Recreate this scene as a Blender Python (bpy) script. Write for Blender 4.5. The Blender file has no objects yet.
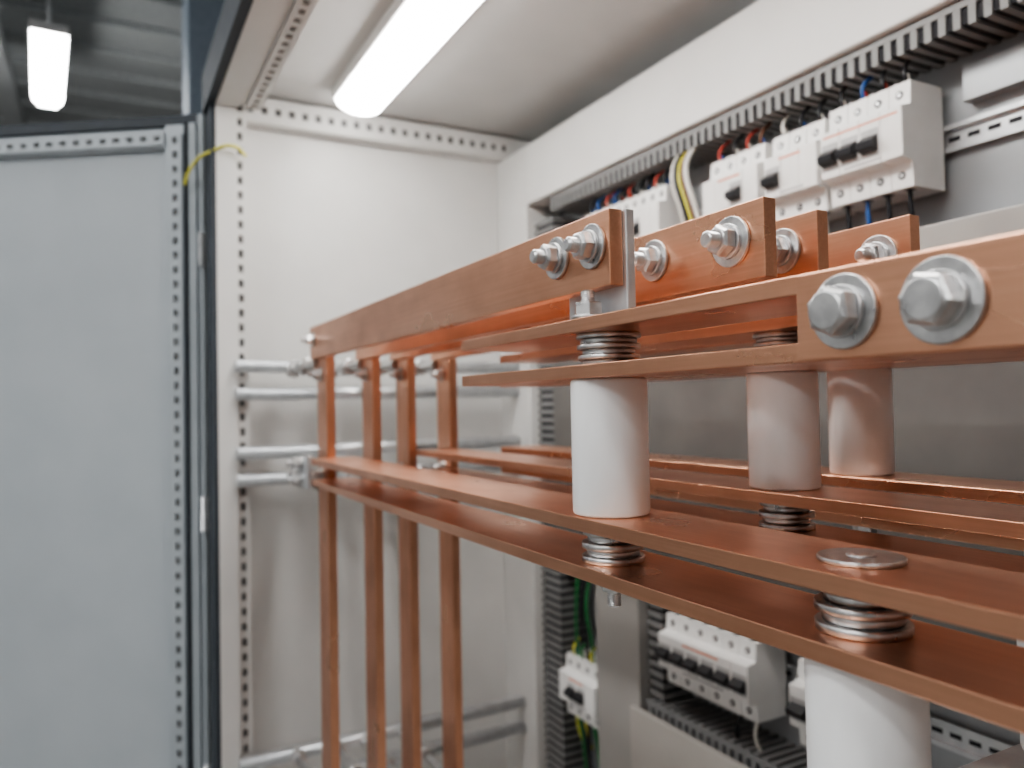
import bpy, bmesh, math, random
from mathutils import Vector, Matrix
random.seed(4)
ZC = 1.25   # camera height above the floor; geometry below is written relative to it
COL = bpy.context.scene.collection
bpy.context.scene.view_settings.look = 'AgX - Medium High Contrast'

# ------------------------------------------------------------------ materials
def new_mat(name):
    m = bpy.data.materials.new(name); m.use_nodes = True
    nt = m.node_tree; b = nt.nodes["Principled BSDF"]
    return m, nt, b

def pbr(name, c1, c2=None, rough=0.5, rough2=None, metal=0.0, scale=(8,8,8), nscale=4.0,
        bump=0.0, bscale=60.0, detail=6.0, lo=0.35, hi=0.65, spec=None, coat=0.0):
    m, nt, b = new_mat(name)
    N = nt.nodes; L = nt.links
    c2 = c2 or tuple(x*0.88 for x in c1)
    tc = N.new("ShaderNodeTexCoord"); mp = N.new("ShaderNodeMapping")
    mp.inputs["Scale"].default_value = scale
    L.new(tc.outputs["Object"], mp.inputs["Vector"])
    no = N.new("ShaderNodeTexNoise"); no.inputs["Scale"].default_value = nscale
    no.inputs["Detail"].default_value = detail
    L.new(mp.outputs[0], no.inputs["Vector"])
    cr = N.new("ShaderNodeValToRGB")
    cr.color_ramp.elements[0].position = lo; cr.color_ramp.elements[1].position = hi
    cr.color_ramp.elements[0].color = (*c2, 1); cr.color_ramp.elements[1].color = (*c1, 1)
    L.new(no.outputs["Fac"], cr.inputs["Fac"]); L.new(cr.outputs["Color"], b.inputs["Base Color"])
    mr = N.new("ShaderNodeMapRange")
    mr.inputs["From Min"].default_value = 0.3; mr.inputs["From Max"].default_value = 0.7
    mr.inputs["To Min"].default_value = rough
    mr.inputs["To Max"].default_value = rough2 if rough2 is not None else rough*1.15
    L.new(no.outputs["Fac"], mr.inputs["Value"]); L.new(mr.outputs[0], b.inputs["Roughness"])
    b.inputs["Metallic"].default_value = metal
    if spec is not None: b.inputs["Specular IOR Level"].default_value = spec
    if coat: b.inputs["Coat Weight"].default_value = coat
    if bump:
        n2 = N.new("ShaderNodeTexNoise"); n2.inputs["Scale"].default_value = bscale
        n2.inputs["Detail"].default_value = 4
        L.new(mp.outputs[0], n2.inputs["Vector"])
        bp = N.new("ShaderNodeBump"); bp.inputs["Strength"].default_value = bump
        bp.inputs["Distance"].default_value = 0.001
        L.new(n2.outputs["Fac"], bp.inputs["Height"]); L.new(bp.outputs[0], b.inputs["Normal"])
    return m

def copper(name, c1, c2, cstain, axis):
    """rolled copper: faint streaks along the bar + cloudy oxide stains + fine brush bump"""
    m, nt, b = new_mat(name); N=nt.nodes; L=nt.links
    tc=N.new("ShaderNodeTexCoord")
    def noise(sc, scale, det):
        mp=N.new("ShaderNodeMapping"); mp.inputs["Scale"].default_value=sc
        L.new(tc.outputs["Object"],mp.inputs["Vector"])
        n=N.new("ShaderNodeTexNoise"); n.inputs["Scale"].default_value=scale; n.inputs["Detail"].default_value=det
        L.new(mp.outputs[0],n.inputs["Vector"]); return n
    st=(60,1.0,60) if axis=='Y' else (60,60,1.0)
    streak=noise(st,7,4); cloud=noise((1,0.6,1) if axis=='Y' else (1,1,0.6),14,5)
    r1=N.new("ShaderNodeValToRGB"); r1.color_ramp.elements[0].position=.3; r1.color_ramp.elements[1].position=.7
    r1.color_ramp.elements[0].color=(*c2,1); r1.color_ramp.elements[1].color=(*c1,1)
    L.new(streak.outputs["Fac"],r1.inputs["Fac"])
    r2=N.new("ShaderNodeValToRGB"); r2.color_ramp.elements[0].position=.45; r2.color_ramp.elements[1].position=.80
    L.new(cloud.outputs["Fac"],r2.inputs["Fac"])
    mx=N.new("ShaderNodeMixRGB"); mx.inputs[2].default_value=(*cstain,1)
    L.new(r2.outputs["Color"],mx.inputs[0]); L.new(r1.outputs["Color"],mx.inputs[1])
    L.new(mx.outputs[0],b.inputs["Base Color"])
    mr=N.new("ShaderNodeMapRange"); mr.inputs["From Min"].default_value=.3; mr.inputs["From Max"].default_value=.75
    mr.inputs["To Min"].default_value=.26; mr.inputs["To Max"].default_value=.38
    L.new(cloud.outputs["Fac"],mr.inputs["Value"]); L.new(mr.outputs[0],b.inputs["Roughness"])
    b.inputs["Metallic"].default_value=0.96
    bp=N.new("ShaderNodeBump"); bp.inputs["Strength"].default_value=.05; bp.inputs["Distance"].default_value=.0003
    fine=noise(st,22,3); L.new(fine.outputs["Fac"],bp.inputs["Height"]); L.new(bp.outputs[0],b.inputs["Normal"])
    return m

def emit(name, col, strength):
    m, nt, b = new_mat(name)
    b.inputs["Base Color"].default_value = (0.9, 0.9, 0.9, 1)
    b.inputs["Emission Color"].default_value = (*col, 1)
    b.inputs["Emission Strength"].default_value = strength
    return m

COPPER = copper("brushed_copper", (0.86,0.485,0.325), (0.78,0.42,0.275), (0.60,0.31,0.20), 'Y')
COPPER_V = copper("drawn_copper", (0.82,0.44,0.29), (0.74,0.38,0.245), (0.58,0.29,0.185), 'Z')
ZINC = pbr("zinc_plated_steel", (0.72,0.72,0.72), (0.56,0.56,0.565), 0.27, 0.40, 1.0, (30,30,30), 4.0, 0.05, 40)
GALV = pbr("galvanised_steel", (0.76,0.77,0.78), (0.64,0.65,0.67), 0.30, 0.42, 0.85, (12,12,12), 4.0)
CERAM = pbr("white_ceramic", (0.94,0.945,0.95), (0.91,0.91,0.91), 0.36, 0.46, 0.0, (20,20,6), 4.0, 0.10, 60)
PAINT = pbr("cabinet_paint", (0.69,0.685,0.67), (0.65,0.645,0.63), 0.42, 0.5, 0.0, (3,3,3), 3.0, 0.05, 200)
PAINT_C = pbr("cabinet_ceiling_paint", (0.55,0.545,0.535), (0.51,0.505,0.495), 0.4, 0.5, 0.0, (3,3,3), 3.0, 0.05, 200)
PAINT_G = pbr("mounting_plate_zinc", (0.46,0.475,0.49), (0.40,0.415,0.43), 0.4, 0.5, 0.5, (3,3,3), 3.0)
PAINT_MID = pbr("grey_cover_paint", (0.40,0.385,0.365), (0.36,0.345,0.325), 0.38, 0.5, 0.2, (3,3,3), 3.0)
PAINT_LOW = pbr("beige_cover_paint", (0.46,0.44,0.41), (0.42,0.40,0.37), 0.38, 0.5, 0.1, (3,3,3), 3.0)
PAINT_SHADE = pbr("shaded_cover_paint", (0.20,0.19,0.18), (0.16,0.15,0.145), 0.32, 0.45, 0.3, (3,3,3), 3.0)
DOORP = pbr("door_paint", (0.45,0.49,0.52), (0.42,0.46,0.49), 0.42, 0.5, 0.0, (2,2,2), 3.0, 0.05, 200)
DOORF = pbr("door_frame_paint", (0.44,0.48,0.51), (0.40,0.44,0.47), 0.4, 0.5, 0.1, (4,4,4), 3.0)
RUBBER = pbr("black_gasket", (0.05,0.06,0.075), (0.04,0.05,0.06), 0.6)
HOLE = pbr("dark_recess", (0.04,0.04,0.045), (0.025,0.025,0.03), 0.8)
HOLEP = pbr("punched_hole_depth", (0.17,0.17,0.175), (0.14,0.14,0.145), 0.8)
WHITEP = pbr("white_plastic", (0.86,0.855,0.84), (0.82,0.815,0.80), 0.38, 0.42)
GREYP = pbr("grey_plastic", (0.50,0.50,0.50), (0.44,0.44,0.44), 0.5)
DUCTP = pbr("duct_plastic", (0.25,0.25,0.25), (0.21,0.21,0.21), 0.5)
BLACKP = pbr("black_plastic", (0.02,0.02,0.025), (0.015,0.015,0.018), 0.35)
ORANGE = pbr("orange_print", (0.80,0.25,0.12), None, 0.5)
AMBER = pbr("amber_sign", (0.85,0.42,0.08), None, 0.5)
RED = pbr("red_insulation", (0.42,0.05,0.03), None, 0.4)
BLUE = pbr("blue_insulation", (0.03,0.10,0.32), None, 0.4)
WHITEW = pbr("white_insulation", (0.75,0.73,0.68), None, 0.4)
BROWN = pbr("brown_insulation", (0.16,0.07,0.04), None, 0.4)
YELLOW = pbr("yellow_insulation", (0.78,0.74,0.10), None, 0.4)
GREEN = pbr("green_insulation", (0.03,0.22,0.07), None, 0.4)
ROOMW = pbr("room_wall_paint", (0.68,0.68,0.68), (0.64,0.64,0.64), 0.8)
ROOMC = pbr("room_ceiling_metal", (0.50,0.52,0.52), (0.44,0.46,0.47), 0.6, 0.7, 0.0)
FLOORM = pbr("concrete_floor", (0.26,0.26,0.25), (0.20,0.20,0.19), 0.6, 0.8, 0.0, (1,1,1), 5.0, 0.3, 60)
BLUEP = pbr("blue_panel", (0.24,0.29,0.35), None, 0.5)
TUBE = emit("lamp_diffuser", (1.0,0.98,0.945), 23.0)
TUBE_R = emit("room_lamp_diffuser", (1.0,0.995,0.985), 29.0)

# ------------------------------------------------------------------ mesh builder
class MB:
    def __init__(s): s.v=[]; s.f=[]; s.mi=[]; s.sm=[]; s.mats=[]
    def m(s, mat):
        if mat not in s.mats: s.mats.append(mat)
        return s.mats.index(mat)
    def add(s, vs, fs, mat, smooth=False):
        o=len(s.v); k=s.m(mat); s.v += [tuple(v) for v in vs]
        for i,f in enumerate(fs):
            s.f.append([o+a for a in f]); s.mi.append(k)
            s.sm.append(smooth[i] if isinstance(smooth, list) else smooth)
    def box(s, x0,x1,y0,y1,z0,z1, mat):
        vs=[(x,y,z) for x in (x0,x1) for y in (y0,y1) for z in (z0,z1)]
        s.add(vs, [(0,1,3,2),(4,6,7,5),(0,4,5,1),(2,3,7,6),(0,2,6,4),(1,5,7,3)], mat)
    def lathe(s, c, axis, prof, mat, seg=32, ph=0.0, flat=False):
        a=Vector(axis).normalized(); c=Vector(c)
        u=a.orthogonal().normalized()
        if abs(a.x)>0.9: u=Vector((0,0,1))
        w=a.cross(u)
        vs=[];fs=[];sm=[]
        for r,h in prof:
            for i in range(seg):
                t=ph+2*math.pi*i/seg
                vs.append(c+a*h+u*(r*math.cos(t))+w*(r*math.sin(t)))
        n=len(prof)
        for j in range(n-1):
            for i in range(seg):
                i2=(i+1)%seg
                fs.append((j*seg+i,j*seg+i2,(j+1)*seg+i2,(j+1)*seg+i)); 
                sm.append((not flat) and abs(prof[j][1]-prof[j+1][1])>1e-7)
        fs.append(tuple(range(seg))); sm.append(False)
        fs.append(tuple((n-1)*seg+i for i in range(seg))); sm.append(False)
        s.add(vs,fs,mat,sm)
    def cyl(s,c,axis,r,h,mat,seg=24,ch=0.0):
        p=[(r,0),(r,h)] if not ch else [(r-ch,0),(r,ch),(r,h-ch),(r-ch,h)]
        s.lathe(c,axis,p,mat,seg)
    def prism_y(s, poly, y0,y1, mat):
        n=len(poly); vs=[(x,y0,z) for x,z in poly]+[(x,y1,z) for x,z in poly]
        fs=[tuple(range(n)),tuple(range(n,2*n))]+[(i,(i+1)%n,n+(i+1)%n,n+i) for i in range(n)]
        s.add(vs,fs,mat)
    def perf(s, o, u, v, n, L, W, pitch, hl, hw, mat, depth=0.005):
        """folded sheet strip with real cut-outs and a dark cavity behind; o lies depth+1mm in front of the carrier"""
        o=Vector(o);u=Vector(u).normalized();v=Vector(v).normalized();n=Vector(n).normalized()
        k=int(L/pitch); pitch=L/k; D=n*(depth+0.001)
        for i in range(k):
            a=[i*pitch, i*pitch+(pitch-hl)/2, i*pitch+(pitch+hl)/2,(i+1)*pitch]
            b=[0,(W-hw)/2,(W+hw)/2,W]
            vs=[o+u*x+v*y for x in a for y in b]
            fs=[(r*4+c,r*4+c+1,(r+1)*4+c+1,(r+1)*4+c) for r in range(3) for c in range(3) if not(r==1 and c==1)]
            s.add(vs,fs,mat)
            q=[vs[5],vs[6],vs[10],vs[9]]; q2=[p-n*depth for p in q]
            s.add(q+q2,[(0,1,5,4),(1,2,6,5),(2,3,7,6),(3,0,4,7)],mat)
            s.add(q2,[(0,1,2,3)],HOLEP)
        c=[o,o+u*L,o+u*L+v*W,o+v*W]
        s.add(c+[p-D for p in c],[(0,1,5,4),(1,2,6,5),(2,3,7,6),(3,0,4,7)],mat)
    def build(s, name, bevel=0.0, seg=2, parent=None, recalc=True):
        me=bpy.data.meshes.new(name); me.from_pydata(s.v,[],s.f)
        for mt in s.mats: me.materials.append(mt)
        for p,k,sm in zip(me.polygons,s.mi,s.sm): p.material_index=k; p.use_smooth=sm
        if recalc:
            bm=bmesh.new(); bm.from_mesh(me); bmesh.ops.recalc_face_normals(bm,faces=bm.faces[:]); bm.to_mesh(me); bm.free()
        ob=bpy.data.objects.new(name,me); COL.objects.link(ob)
        if bevel:
            md=ob.modifiers.new("bevel","BEVEL"); md.width=bevel; md.segments=seg; md.limit_method='ANGLE'
            md.angle_limit=math.radians(35)
        if parent: ob.parent=parent
        return ob

def empty(name):
    e=bpy.data.objects.new(name,None); e.empty_display_size=0.05; COL.objects.link(e); return e

def wires(name, items, parent=None):
    """items: (points, radius, material)"""
    cu=bpy.data.curves.new(name,'CURVE'); cu.dimensions='3D'; cu.bevel_depth=1.0; cu.bevel_resolution=3
    cu.resolution_u=6; cu.use_fill_caps=True
    mats=[]
    for pts,r,mt in items:
        if mt not in mats: mats.append(mt); cu.materials.append(mt)
        sp=cu.splines.new('BEZIER'); sp.bezier_points.add(len(pts)-1)
        sp.material_index=mats.index(mt)
        for bp_,p in zip(sp.bezier_points,pts):
            bp_.co=p; bp_.handle_left_type=bp_.handle_right_type='AUTO'; bp_.radius=r
    ob=bpy.data.objects.new(name,cu); COL.objects.link(ob)
    if parent: ob.parent=parent
    return ob

# ------------------------------------------------------------------ room
FL=-ZC
def slab(name,*a,mat=ROOMW):
    b=MB(); b.box(*a,mat); return b.build(name)
slab("floor",-4,4,-4,9,FL-0.1,FL,mat=FLOORM)
slab("wall_left",-4.1,-4,-4,9,FL,2.3)
slab("wall_right",4,4.1,-4,9,FL,2.3)
slab("wall_back",-4,4,9,9.1,FL,2.3)
slab("wall_front",-4,4,-4.1,-4,FL,2.3)
b=MB(); b.box(-4,4,-4,9,2.3,2.4,ROOMC)
for i in range(32):
    y=-3.8+i*0.4; b.box(-4,4,y,y+0.10,2.26,2.2999,ROOMC)
b.box(-0.62,-0.50,-4,9,2.14,2.2599,ROOMC)
b.build("ceiling")

def room_lamp(x,y0,y1,z,rot=0.0):
    b=MB(); L=(y1-y0)/2; zz=z; z=0
    b.prism_y([(-0.085,z+0.035),(-0.075,z),(-0.045,z-0.03),(0.045,z-0.03),(0.075,z),(0.085,z+0.035)],-L,L,TUBE_R)
    b.box(-0.09,0.09,-L-0.01,L+0.01,z+0.035,z+0.085,GREYP)
    b.cyl((0,-0.35,z+0.08),(0,0,1),0.012,2.3-zz-0.08,GALV,12)
    b.cyl((0,0.35,z+0.08),(0,0,1),0.012,2.3-zz-0.08,GALV,12)
    o=b.build("fluorescent_luminaire",0.004); o.location=(x,(y0+y1)/2,zz); o.rotation_euler=(0,0,rot)
room_lamp(-0.255,4.55,5.50,1.92,math.radians(3.5))
room_lamp(-1.5,-0.8,0.6,2.0)  # this and the lamps below: out of view, added to light the copper
room_lamp(-1.5,1.6,2.8,2.0)
room_lamp(-0.4,-2.6,-1.3,2.0)
room_lamp(-2.6,-1.6,-0.2,1.9)  # unseen pair, added further left to brighten the insulators
room_lamp(-2.6,0.2,1.6,1.9)
room_lamp(-2.4,4.5,5.8,2.0)

# duct riser with amber sign seen beyond the cabinet top
b=MB(); b.box(0.40,0.62,4.2,4.5,FL,2.2599,BLUEP); b.build("grey_blue_column",0.01)
b=MB(); b.box(0.515,0.575,4.190,4.1995,1.80,1.90,AMBER); b.box(0.530,0.560,4.188,4.19,1.825,1.86,BLACKP); b.build("warning_sign",0.002)

# ------------------------------------------------------------------ cabinet
cab=empty("electrical_cabinet")
XO,XB,XF=0.245,0.968,0.874
YE,YN=1.70,-0.45
ZT,ZB=0.665,-1.12
b=MB()
b.box(XO,XB+0.02,YE,YE+0.02,ZB,ZT,PAINT)                # end wall
b.build("end_panel",0.001,parent=cab)
b=MB(); b.box(XO,XB+0.02,YN-0.02,YN,ZB,ZT,PAINT); b.build("near_end_panel",0.001,parent=cab)
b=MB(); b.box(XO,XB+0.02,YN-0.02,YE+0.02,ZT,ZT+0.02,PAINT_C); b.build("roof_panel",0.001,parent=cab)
b=MB(); b.box(XO,XB+0.02,YN-0.02,YE+0.02,ZB-0.02,ZB,PAINT); b.box(XO+0.03,XB,YN,YE,FL,ZB-0.02,BLACKP); b.build("base_plinth",0.001,parent=cab)
b=MB(); b.box(XB,XB+0.02,YN,YE,ZB,ZT,PAINT_G); b.build("mounting_plate",0.001,parent=cab)
# top beam + corner column + cover panels (front plane XF)
b=MB()
b.box(XF,XB,1.55,YE,ZB,0.60,PAINT)
b.box(XF,XB-0.03,YN,1.55,0.462,0.60,PAINT)
b.build("inner_frame",0.003,parent=cab)
b=MB(); b.box(XF,XF+0.012,YN,1.455,0.150,0.205,PAINT_MID)
b.box(XF+0.004,XF+0.012,YN,1.455,-0.31,0.149,PAINT_SHADE)  # lower part of the same panel, its shade painted in as a darker colour
b.box(XF,XB,1.16,1.30,ZB,-0.31,PAINT_MID)
b.box(0.850,0.862,YN,1.16,ZB,-0.555,PAINT_LOW)
b.box(0.862,XB,YN,1.16,-0.66,-0.64,PAINT_LOW)
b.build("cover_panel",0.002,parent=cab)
# end-wall top rail, perforated
b=MB()
b.box(XO+0.02,XB-0.0,1.672,1.70,0.602,0.66,PAINT)
b.perf((XO+0.02,1.6655,0.604),(1,0,0),(0,0,1),(0,-1,0),XF-XO-0.0,0.054,0.028,0.013,0.016,PAINT)
b.build("top_rail",0,parent=cab,recalc=False)
# front post with perforated inner face
b=MB()
b.box(0.205,0.240,1.622,1.70,ZB,ZT,PAINT)
b.box(0.240,0.268,1.645,1.70,ZB,ZT,PAINT)
b.perf((0.2402,1.6385,ZB),(0,0,1),(1,0,0),(0,-1,0),ZT-ZB,0.026,0.030,0.016,0.010,PAINT)
b.box(0.196,0.205,1.625,1.70,ZB,ZT,RUBBER)
b.box(0.205,0.255,YN-0.02,YN+0.05,ZB,ZT,PAINT)
b.build("front_post",0,parent=cab,recalc=False)
# front top beam
b=MB()
b.box(0.205,0.295,YN,1.622,0.62,ZT+0.018,PAINT)
b.perf((0.262,YN,0.6135),(0,1,0),(1,0,0),(0,0,-1),1.622-YN,0.030,0.030,0.016,0.011,PAINT)
b.box(0.188,0.205,YN,1.70,0.615,ZT+0.03,RUBBER)
b.box(0.205,0.250,YN,1.62,0.612,0.62,PAINT)
b.box(0.205,0.295,YN,1.622,ZB,ZB+0.04,PAINT)
b.build("front_beam",0,parent=cab,recalc=False)
# interior lamp
b=MB()
pr=[]
for i in range(13):
    a=math.pi*i/12
    pr.append((0.481-0.050*math.cos(a),0.640-0.028*math.sin(a)))
b.prism_y(pr,0.30,1.56,TUBE)
b.box(0.426,0.536,0.29,1.57,0.640,0.664,WHITEP)
b.build("fluorescent_lamp",0.001)

# door: local x = away from hinge, local y = toward viewer
b=MB(); Hd0,Hd1=ZB,0.605
b.box(0.0,0.88,-0.025,0.0,Hd0,Hd1,DOORP)
b.box(-0.004,0.885,-0.03,0.012,Hd1,Hd1+0.022,RUBBER)
b.box(-0.012,0.0,-0.03,0.012,Hd0,Hd1+0.022,DOORF)
b.box(0.0,0.016,0.0,0.02,Hd0,Hd1,DOORF)
b.box(0.018,0.021,0.0,0.028,Hd0,Hd1,RUBBER)
b.box(0.024,0.070,0.0,0.014,Hd0,Hd1,DOORF)
b.perf((0.030,0.0205,Hd0),(0,0,1),(1,0,0),(0,1,0),Hd1-Hd0-0.02,0.030,0.030,0.015,0.011,DOORF)
b.box(0.07,0.86,0.0,0.014,Hd1-0.048,Hd1-0.008,DOORF)
b.perf((0.07,0.0205,Hd1-0.043),(1,0,0),(0,0,1),(0,1,0),0.79,0.028,0.030,0.015,0.011,DOORF)
b.box(0.84,0.88,0.0,0.016,Hd0,Hd1,DOORF)
for z in (0.3,-0.25,-0.8):
    b.cyl((-0.014,0.02,z),(0,0,1),0.008,0.07,GALV,16)
door=b.build("cabinet_door",0,recalc=False)
door.location=(0.188,1.742,0); door.rotation_euler=(0,0,math.radians(146))

wires("earth_wire",[([(0.262,1.62,0.515),(0.235,1.60,0.525),(0.20,1.63,0.52),(0.165,1.70,0.50),(0.155,1.72,0.47)],0.0032,YELLOW)])

# ------------------------------------------------------------------ copper
def bar(name,x0,x1,y0,y1,z0,z1,mat=COPPER,bev=0.0008):
    b=MB(); b.box(x0,x1,y0,y1,z0,z1,mat); return b.build(name,bev,3)
PH=[(0.308,0.383,0.000,1.295,0.68),(0.4935,0.5685,0.006,1.29,0.96),(0.616,0.691,0.010,1.20,0.96)]
for i,(x0,x1,dz,ya,yc) in enumerate(PH):
    bar("copper_busbar",x0,x1,-0.30,ya,-0.094+dz,-0.084+dz)
    bar("copper_busbar",x0,x1,-0.30,ya,-0.129+dz,-0.119+dz)
    bar("copper_busbar",x0,x1,-0.30,yc,0.018+dz,0.028+dz)
    bar("copper_busbar",x0,x1,-0.30,yc,0.052+dz,0.062+dz)
# joint plate closing the slot of the near upper pair
XJ=0.3072
bar("copper_joint_plate",XJ,0.3079,-0.295,0.2715,0.0190,0.0610,bev=0.0003)
EB=[(0.325,0.455),(0.406,0.385),(0.471,0.395),(0.552,0.376)]
for x,ye in EB:
    bar("copper_flag_bar",x,x+0.012,ye,1.36,0.085,0.141)
    bar("copper_riser_bar",x+0.0122,x+0.0272,1.30,1.362,ZB+0.03,0.141,COPPER_V)

# ------------------------------------------------------------------ insulators, washers
def insulator(x,y,z0,h=0.102,r=0.029):
    b=MB(); c=0.0025
    b.lathe((x,y,z0),(0,0,1),[(r-c,0),(r-0.0007,0.0008),(r,c),(r,h-c),(r-0.0007,h-0.0008),(r-c,h)],CERAM,64)
    b.build("standoff_insulator")
insulator(0.340,0.481,-0.084)
insulator(0.531,0.488,-0.078,r=0.0300)
insulator(0.6525,0.5030,-0.074)
NX,NY=0.345,0.268
insulator(NX,NY,-0.231)
insulator(0.531,0.263,-0.225)
insulator(0.6525,0.263,-0.221)
def disk(b,x,y,z,r,t,mat=ZINC):
    c=min(t*0.25,0.0006)
    b.lathe((x,y,z),(0,0,1),[(r-c,0),(r,c),(r,t-c),(r-c,t)],mat,48)
def stack(x,y,z0,h,rs):
    b=MB(); t=h/len(rs)
    for i,r in enumerate(rs): disk(b,x,y,z0+i*t,r,t*0.96)
    b.build("washer_stack")
for (x,y,dz) in [(0.340,0.480,0),(0.531,0.487,0.006),(0.6525,0.5016,0.010)]:
    stack(x,y,0.028+dz,0.024,[0.020,0.0235,0.020,0.0240,0.0215,0.0245])
    stack(x,y,-0.119+dz,0.025,[0.0235,0.020,0.0235,0.019,0.0225])
for (x,y,dz) in [(NX,NY,0),(0.531,0.263,0.006),(0.6525,0.263,0.010)]:
    stack(x,y,-0.119+dz,0.025,[0.0235,0.020,0.0235,0.019,0.0225])
def cap_washer(x,y,z):
    b=MB(); disk(b,x,y,z,0.0215,0.0028); 
    b.lathe((x,y,z+0.0028),(0,0,1),[(0.0075,0),(0.0072,0.0008),(0.004,0.0012)],ZINC,32)
    b.build("cap_washer")
cap_washer(NX,NY,-0.084); cap_washer(0.531,0.263,-0.078); cap_washer(0.6525,0.263,-0.074)

def thread(b,c,axis,r,L,mat=ZINC,pitch=0.0016):
    n=int(L/pitch); p=[]
    for i in range(n):
        p+= [(r*0.86,i*pitch),(r,i*pitch+pitch*0.5)]
    p+=[(r*0.86,n*pitch),(r*0.7,L)]
    b.lathe(c,axis,p,mat,24)
def hexa(b,c,axis,af,h,mat=ZINC,ph=0.2):
    R=af/math.sqrt(3)
    b.lathe(c,axis,[(R*0.97,0),(R,h*0.06),(R,h*0.80),(R*0.86,h)],mat,6,ph,True)
    a=Vector(axis).normalized()
    b.lathe(Vector(c)+a*h,axis,[(af*0.44,-0.0005),(af*0.44,0.0004),(af*0.38,0.0007)],mat,32)
def bolt(x,y,z,kind="nut",rw=0.0155,s=1.0,ph=0.2):
    """fastener on a face whose normal is -X"""
    b=MB(); ax=(-1,0,0); t=0.0026*s
    c=0.0005
    b.lathe((x,y,z),ax,[(rw-c,0),(rw,c),(rw,t-c),(rw-c,t)],ZINC,56)
    if kind=="head":
        b.lathe((x-t,y,z),ax,[(0.0118*s,0),(0.012*s,0.0004),(0.012*s,0.002*s),(0.0116*s,0.0024*s)],ZINC,48)
        hexa(b,(x-t-0.0024*s,y,z),ax,0.0200*s,0.0085*s,ph=ph)
    else:
        b.lathe((x-t,y,z),ax,[(0.0105*s,0),(0.0108*s,0.0004),(0.0108*s,0.0022*s),(0.0103*s,0.0026*s)],ZINC,48)
        hexa(b,(x-t-0.0026*s,y,z),ax,0.0170*s,0.0078*s,ph=ph)
        thread(b,(x-t-0.0104*s,y,z),ax,0.0052*s,0.0085*s)
    return b.build("hex_bolt",0.0003,1)
bolt(XJ,0.2430,0.0403,"head",0.0178,1.05,0.15)
bolt(XJ,0.1955,0.0395,"head",0.0184,1.05,0.35)
bolt(XJ,0.120,0.0395,"head",0.0182,1.05,0.0)
bolt(0.325,0.526,0.1165,"nut",0.0170,1.12,0.1)
bolt(0.325,0.476,0.1165,"nut",0.0170,1.12,0.5)
bolt(0.406,0.504,0.1165,"nut",0.0170,1.12,0.3)
bolt(0.406,0.416,0.1150,"nut",0.0185,1.2,0.0)
bolt(0.471,0.4277,0.1155,"nut",0.0175,1.1,0.4)
bolt(0.471,0.50,0.1155,"nut",0.0155,1.0,0.2)
bolt(0.552,0.4040,0.1125,"nut",0.0175,1.1,0.2)
for x,_ in EB: bolt(x,1.335,0.118,"nut",0.013,0.95,0.3)

# steel bracket behind end of first flag bar, nuts over the stud below it
b=MB()
b.box(0.3372,0.3450,0.451,0.53,0.064,0.141,GALV)
b.box(0.3372,0.3700,0.451,0.53,0.0622,0.068,GALV)
b.build("steel_angle_bracket",0.001)
b=MB()
disk(b,0.322,0.480,0.0622,0.0125,0.003)
b.lathe((0.322,0.480,0.0652),(0,0,1),[(0.0105,0),(0.011,0.001),(0.011,0.009),(0.0095,0.010)],ZINC,6,0.3,True)
thread(b,(0.322,0.480,0.0752),(0,0,1),0.0055,0.009)
b.build("stud_nut",0.0003,1)
for (x,y,dz) in [(0.340,0.480,0),(0.531,0.487,0.006),(0.6525,0.5016,0.010)]:
    b=MB(); z=-0.129+dz
    disk(b,x,y,z-0.0028,0.0125,0.0028)
    b.lathe((x,y,z-0.0128),(0,0,1),[(0.0095,0),(0.011,0.0015),(0.011,0.010)],ZINC,6,0.3,True)
    thread(b,(x,y,z-0.0125),(0,0,-1),0.0055,0.012)
    b.build("stud_nut",0.0003,1)
# lower support channel (part of the cabinet frame)
b=MB()
b.box(0.245,XF-0.025,0.235,0.300,-0.241,-0.2312,GALV); b.box(0.245,XF-0.025,0.235,0.239,-0.28,-0.2412,GALV); b.box(0.245,XF-0.025,0.296,0.300,-0.28,-0.2412,GALV)
b.box(0.210,0.245,0.235,0.300,ZB,-0.2312,GALV)
b.build("support_channel",0.001,parent=cab)

# ------------------------------------------------------------------ support rails at the end wall
def rail(y,z,h=0.022):
    b=MB(); x0,x1=0.237,XF-0.001; n=10
    prof=[(y+0.003,z-h/2),(y-0.010,z-h/2)]+[(y-0.010-0.010*math.cos(math.pi*(i/n-0.5)),z+h/2*math.sin(math.pi*(i/n-0.5))) for i in range(1,n)]+[(y-0.010,z+h/2),(y+0.003,z+h/2)]
    m=len(prof); vs=[(x0,a,c) for a,c in prof]+[(x1,a,c) for a,c in prof]
    fs=[(i,(i+1)%m,m+(i+1)%m,m+i) for i in range(m)]+[tuple(range(m)),tuple(range(m,2*m))]
    b.add(vs,fs,GALV,[1<=i<m-2 for i in range(m)]+[False,False])
    b.build("support_rail")
YR=1.618
for z in (0.086,0.030,-0.088,-0.142,-0.70,-0.76): rail(YR,z,0.025)
for x,_ in EB:
    xc=x+0.020
    for z in (0.078,-0.135,-0.70):
            b=MB()
            b.cyl((xc,1.3625,z),(0,1,0),0.008,0.232,ZINC,20,0.001)
            b.cyl((xc,1.3625,z),(0,1,0),0.016,0.004,ZINC,24,0.0006)
            b.cyl((xc,1.368,z),(0,1,0),0.014,0.016,ZINC,6)
            b.cyl((xc,1.46,z),(0,1,0),0.016,0.05,ZINC,24,0.002)
            b.cyl((xc,1.575,z),(0,1,0),0.017,0.018,ZINC,6)
            b.build("riser_standoff",0.0006,1)
for x,_ in EB:
    for z in (-0.115,0.058,-0.70): bolt(x+0.0122,1.335,z,"nut",0.013,1.0,0.2)
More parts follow.
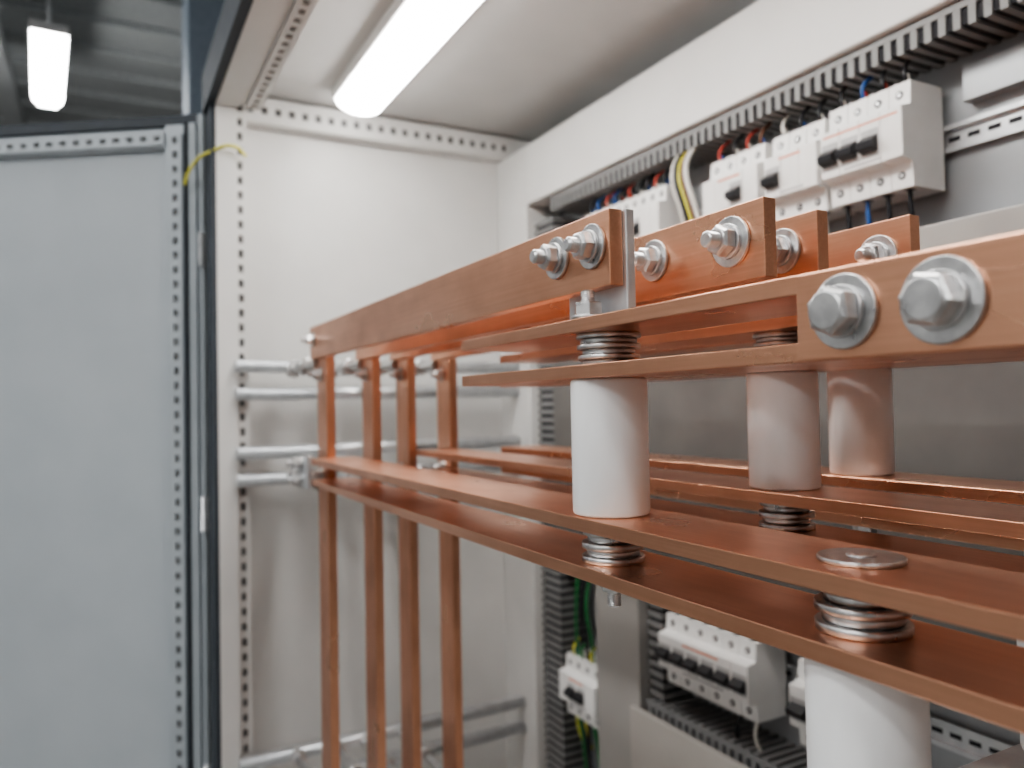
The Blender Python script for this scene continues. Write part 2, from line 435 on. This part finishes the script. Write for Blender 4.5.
b=MB(); b.box(0.300,0.3079,1.285,1.36,-0.135,-0.080,GALV); b.build("busbar_end_clamp",0.001)
bolt(0.300,1.33,-0.093,"nut",0.013,1.1,0.2); bolt(0.300,1.33,-0.121,"nut",0.013,1.1,0.2)

# ------------------------------------------------------------------ ducts
def duct_h(y0,y1,z0,z1,x0,x1,pitch=0.0125,fin=0.0075):
    b=MB()
    b.box(x0+0.004,x1,y0,y1,z0+0.004,z1-0.004,HOLE)
    b.box(x0,x0+0.003,y0,y1,z1-0.009,z1,DUCTP)
    y=y0
    while y<y1-fin:
        b.box(x0+0.0005,x0+0.0035,y,y+fin,z0,z1,DUCTP)
        b.box(x0+0.0035,x1,y,y+fin,z0,z0+0.0035,DUCTP)
        b.box(x0+0.0035,x1,y,y+fin,z1-0.0035,z1,DUCTP)
        y+=pitch
    b.build("slotted_cable_duct")
def duct_v(y0,y1,z0,z1,x0,x1,pitch=0.018,fin=0.010):
    b=MB()
    b.box(x0+0.004,x1,y0+0.004,y1-0.004,z0,z1,HOLE)
    z=z0
    while z<z1-fin:
        b.box(x0+0.0005,x0+0.0035,y0,y1,z,z+fin,DUCTP)
        b.box(x0+0.0035,x1,y0,y0+0.0035,z,z+fin,DUCTP)
        b.box(x0+0.0035,x1,y1-0.0035,y1,z,z+fin,DUCTP)
        z+=pitch
    b.build("slotted_cable_duct")
duct_h(YN+0.01,1.46,0.428,0.460,0.885,XB-0.001,0.018,0.009)
duct_h(0.0,1.15,-0.61,-0.545,0.880,XB-0.001,0.018,0.010)
duct_v(1.465,1.545,-1.05,0.42,0.893,XB-0.001)
duct_v(1.115,1.158,-0.54,-0.32,0.893,XB-0.001)

# DIN rails
def din(y0,y1,z):
    b=MB()
    x=XB-0.001
    b.box(x-0.010,x-0.0085,y0,y1,z-0.0175,z-0.012,GALV); b.box(x-0.010,x-0.0085,y0,y1,z+0.012,z+0.0175,GALV)
    b.box(x-0.0085,x,y0,y1,z-0.0135,z-0.012,GALV); b.box(x-0.0085,x,y0,y1,z+0.012,z+0.0135,GALV)
    b.box(x-0.002,x,y0,y1,z-0.012,z+0.012,GALV)
    y=y0+0.01
    while y<y1-0.02:
        b.box(x-0.0026,x-0.0019,y,y+0.015,z-0.003,z+0.003,HOLE); y+=0.025
    b.build("din_rail")
din(-0.3,1.44,0.328); din(0.1,1.11,-0.437); din(1.305,1.46,-0.61)
b=MB(); b.box(XB-0.020,XB-0.0008,-0.3,0.57,0.365,0.41,PAINT_G); b.build("blank_cover_strip",0.001)

# ------------------------------------------------------------------ breakers
def breaker(y0,y1,z0,z1,xf,n,tog=None,wires_up=True,wcols=None,orange=False,xb=XB-0.0125):
    root=empty("circuit_breaker")
    b=MB(); w=(y1-y0)/n; H=z1-z0; zc=(z0+z1)/2
    for i in range(n):
        a=y0+i*w+0.0004; c=y0+(i+1)*w-0.0004
        b.prism_y([(xb,z0),(xf+0.020,z0),(xf+0.018,zc-0.27*H),(xf,zc-0.235*H),(xf,zc+0.235*H),(xf+0.018,zc+0.27*H),(xf+0.020,z1),(xb,z1)],a,c,WHITEP)
    b.build("housing",0.0008,2,parent=root)
    d=MB()
    for i in range(n):
        yc=y0+(i+0.5)*w
        for zz in (z0+0.12*H,z1-0.12*H):
            d.cyl((xf+0.0195,yc,zz),(-1,0,0),min(0.0052,w*0.27),0.0012,HOLE,20)
            d.cyl((xf+0.0186,yc,zz),(-1,0,0),min(0.0028,w*0.15),0.0012,ZINC,12)
        d.box(xf+0.027,xf+0.040,yc-0.005,yc+0.005,z1-0.0005,z1+0.0006,HOLE)
        d.box(xf+0.027,xf+0.040,yc-0.005,yc+0.005,z0-0.0006,z0+0.0005,HOLE)
        if (tog is None) or (i in tog):
            d.box(xf-0.0006,xf+0.001,yc-w*0.42,yc+w*0.42,zc-0.16*H,zc+0.11*H,GREYP)
            d.prism_y([(xf,zc-0.12*H),(xf-0.012,zc-0.085*H),(xf-0.013,zc-0.02*H),(xf,zc+0.05*H)],yc-w*0.38,yc+w*0.38,BLACKP)
    if orange: d.box(xf-0.0004,xf+0.001,y0+w*0.2,y1-w*0.15,zc+0.170*H,zc+0.190*H,ORANGE)
    else: d.box(xf-0.0004,xf+0.001,y0+(y1-y0)*0.3,y1-(y1-y0)*0.3,zc+0.17*H,zc+0.195*H,ORANGE)
    d.box(xf-0.0004,xf+0.001,y0+(y1-y0)*0.25,y1-(y1-y0)*0.3,zc-0.21*H,zc-0.18*H,GREYP)
    d.build("toggles_and_terminals",0.0003,1,parent=root)
    if wires_up:
        it=[]; cols=wcols or [RED,BLUE,BLACKP,WHITEW]
        for i in range(n):
            yc=y0+(i+0.5)*w
            cm=random.choice(cols); yy=yc-0.05*w+random.uniform(-.003,.003)
            it.append(([(xf+0.033,yy,z1-0.004),(xf+0.026,yy,z1+0.014),(xf+0.045,yy+random.uniform(-.008,.008),z1+0.038)],0.0028,cm))
            it.append(([(xf+0.033,yy,z1+0.0),(xf+0.0290,yy,z1+0.012)],0.0037,random.choice([RED,BLUE,WHITEW,WHITEW])))
            cm=random.choice(cols)
            it.append(([(xf+0.033,yc,z0+0.004),(xf+0.036,yc,z0-0.03),(xf+0.05,yc+random.uniform(-.006,.006),z0-0.07)],0.0030,cm))
        wires("wires",it,parent=root)
    return root
breaker(0.600,0.722,0.262,0.396,0.872,4,(1,2,3),orange=True,wcols=[BLACKP,BLACKP,BLUE,BROWN])
breaker(0.732,0.828,0.262,0.392,0.876,3,(2,),wcols=[WHITEW,BLACKP,BLUE])
breaker(0.842,0.962,0.262,0.392,0.876,4,(1,),wcols=[BLACKP,RED,BROWN])
breaker(1.080,1.345,0.262,0.392,0.880,10,(2,5,8),wcols=[BLACKP,BLACKP,RED,BLUE])
breaker(0.885,1.100,-0.500,-0.378,0.872,6,None,wires_up=False)
breaker(0.690,0.805,-0.500,-0.378,0.872,3,(0,1,2),wires_up=False)
breaker(1.315,1.450,-0.672,-0.545,0.876,4,(1,2),wcols=[YELLOW,GREEN])
# loose bundles
it=[]
for i,(cm,cr) in enumerate([(WHITEW,.0045),(BROWN,.003),(YELLOW,.0025),(BLACKP,.004),(WHITEW,.0035)]):
    y=1.00+0.009*i
    it.append(([(0.90,y,0.44),(0.880,y+0.004,0.40),(0.884,y-0.01,0.33),(0.905,y-0.02,0.25),(0.93,y-0.02,0.17)],cr,cm))
wires("cable_bundle",it)
it=[]
for i,cm in enumerate([YELLOW,BLACKP,GREEN,BLACKP,BLACKP,GREEN]):
    y=1.325+0.019*i
    it.append(([(0.92,y,-0.33),(0.90,y+0.01*math.sin(i),-0.42),(0.905,y,-0.50),(0.909,y,-0.546)],0.0034,cm))
    it.append(([(0.909,y,-0.67),(0.915,y+0.01*math.cos(i*2),-0.76),(0.93,y,-0.90),(0.94,y,-1.08)],0.0034,cm))
wires("earth_wire_bundle",it)
it=[([(0.905,0.90,-0.50),(0.895,0.895,-0.525),(0.905,0.89,-0.555)],0.003,WHITEW),([(0.905,0.93,-0.50),(0.90,0.94,-0.53),(0.91,0.945,-0.555)],0.003,BLACKP),
    ([(0.905,0.74,-0.50),(0.895,0.745,-0.525),(0.905,0.75,-0.555)],0.003,BLUE)]
wires("breaker_wires",it)

# ------------------------------------------------------------------ world, camera
w=bpy.data.worlds.new("world"); bpy.context.scene.world=w; w.use_nodes=True
w.node_tree.nodes["Background"].inputs[0].default_value=(0.75,0.85,1.0,1)
w.node_tree.nodes["Background"].inputs[1].default_value=0.3

for ob in list(COL.objects):
    if ob.parent is None: ob.location.z += ZC

cd=bpy.data.cameras.new("camera"); cam=bpy.data.objects.new("camera",cd); COL.objects.link(cam)
cd.sensor_width=36; cd.lens=36*770/1024; cd.clip_start=0.01
cam.matrix_world = Matrix.Translation((0,0,ZC)) @ Matrix.Rotation(math.radians(-28.1),4,'Z') @ Matrix.Rotation(math.radians(91.5),4,'X') @ Matrix.Rotation(math.radians(-1.1),4,'Z')
cd.dof.use_dof=True; cd.dof.focus_distance=0.50; cd.dof.aperture_fstop=5.6
bpy.context.scene.camera=cam
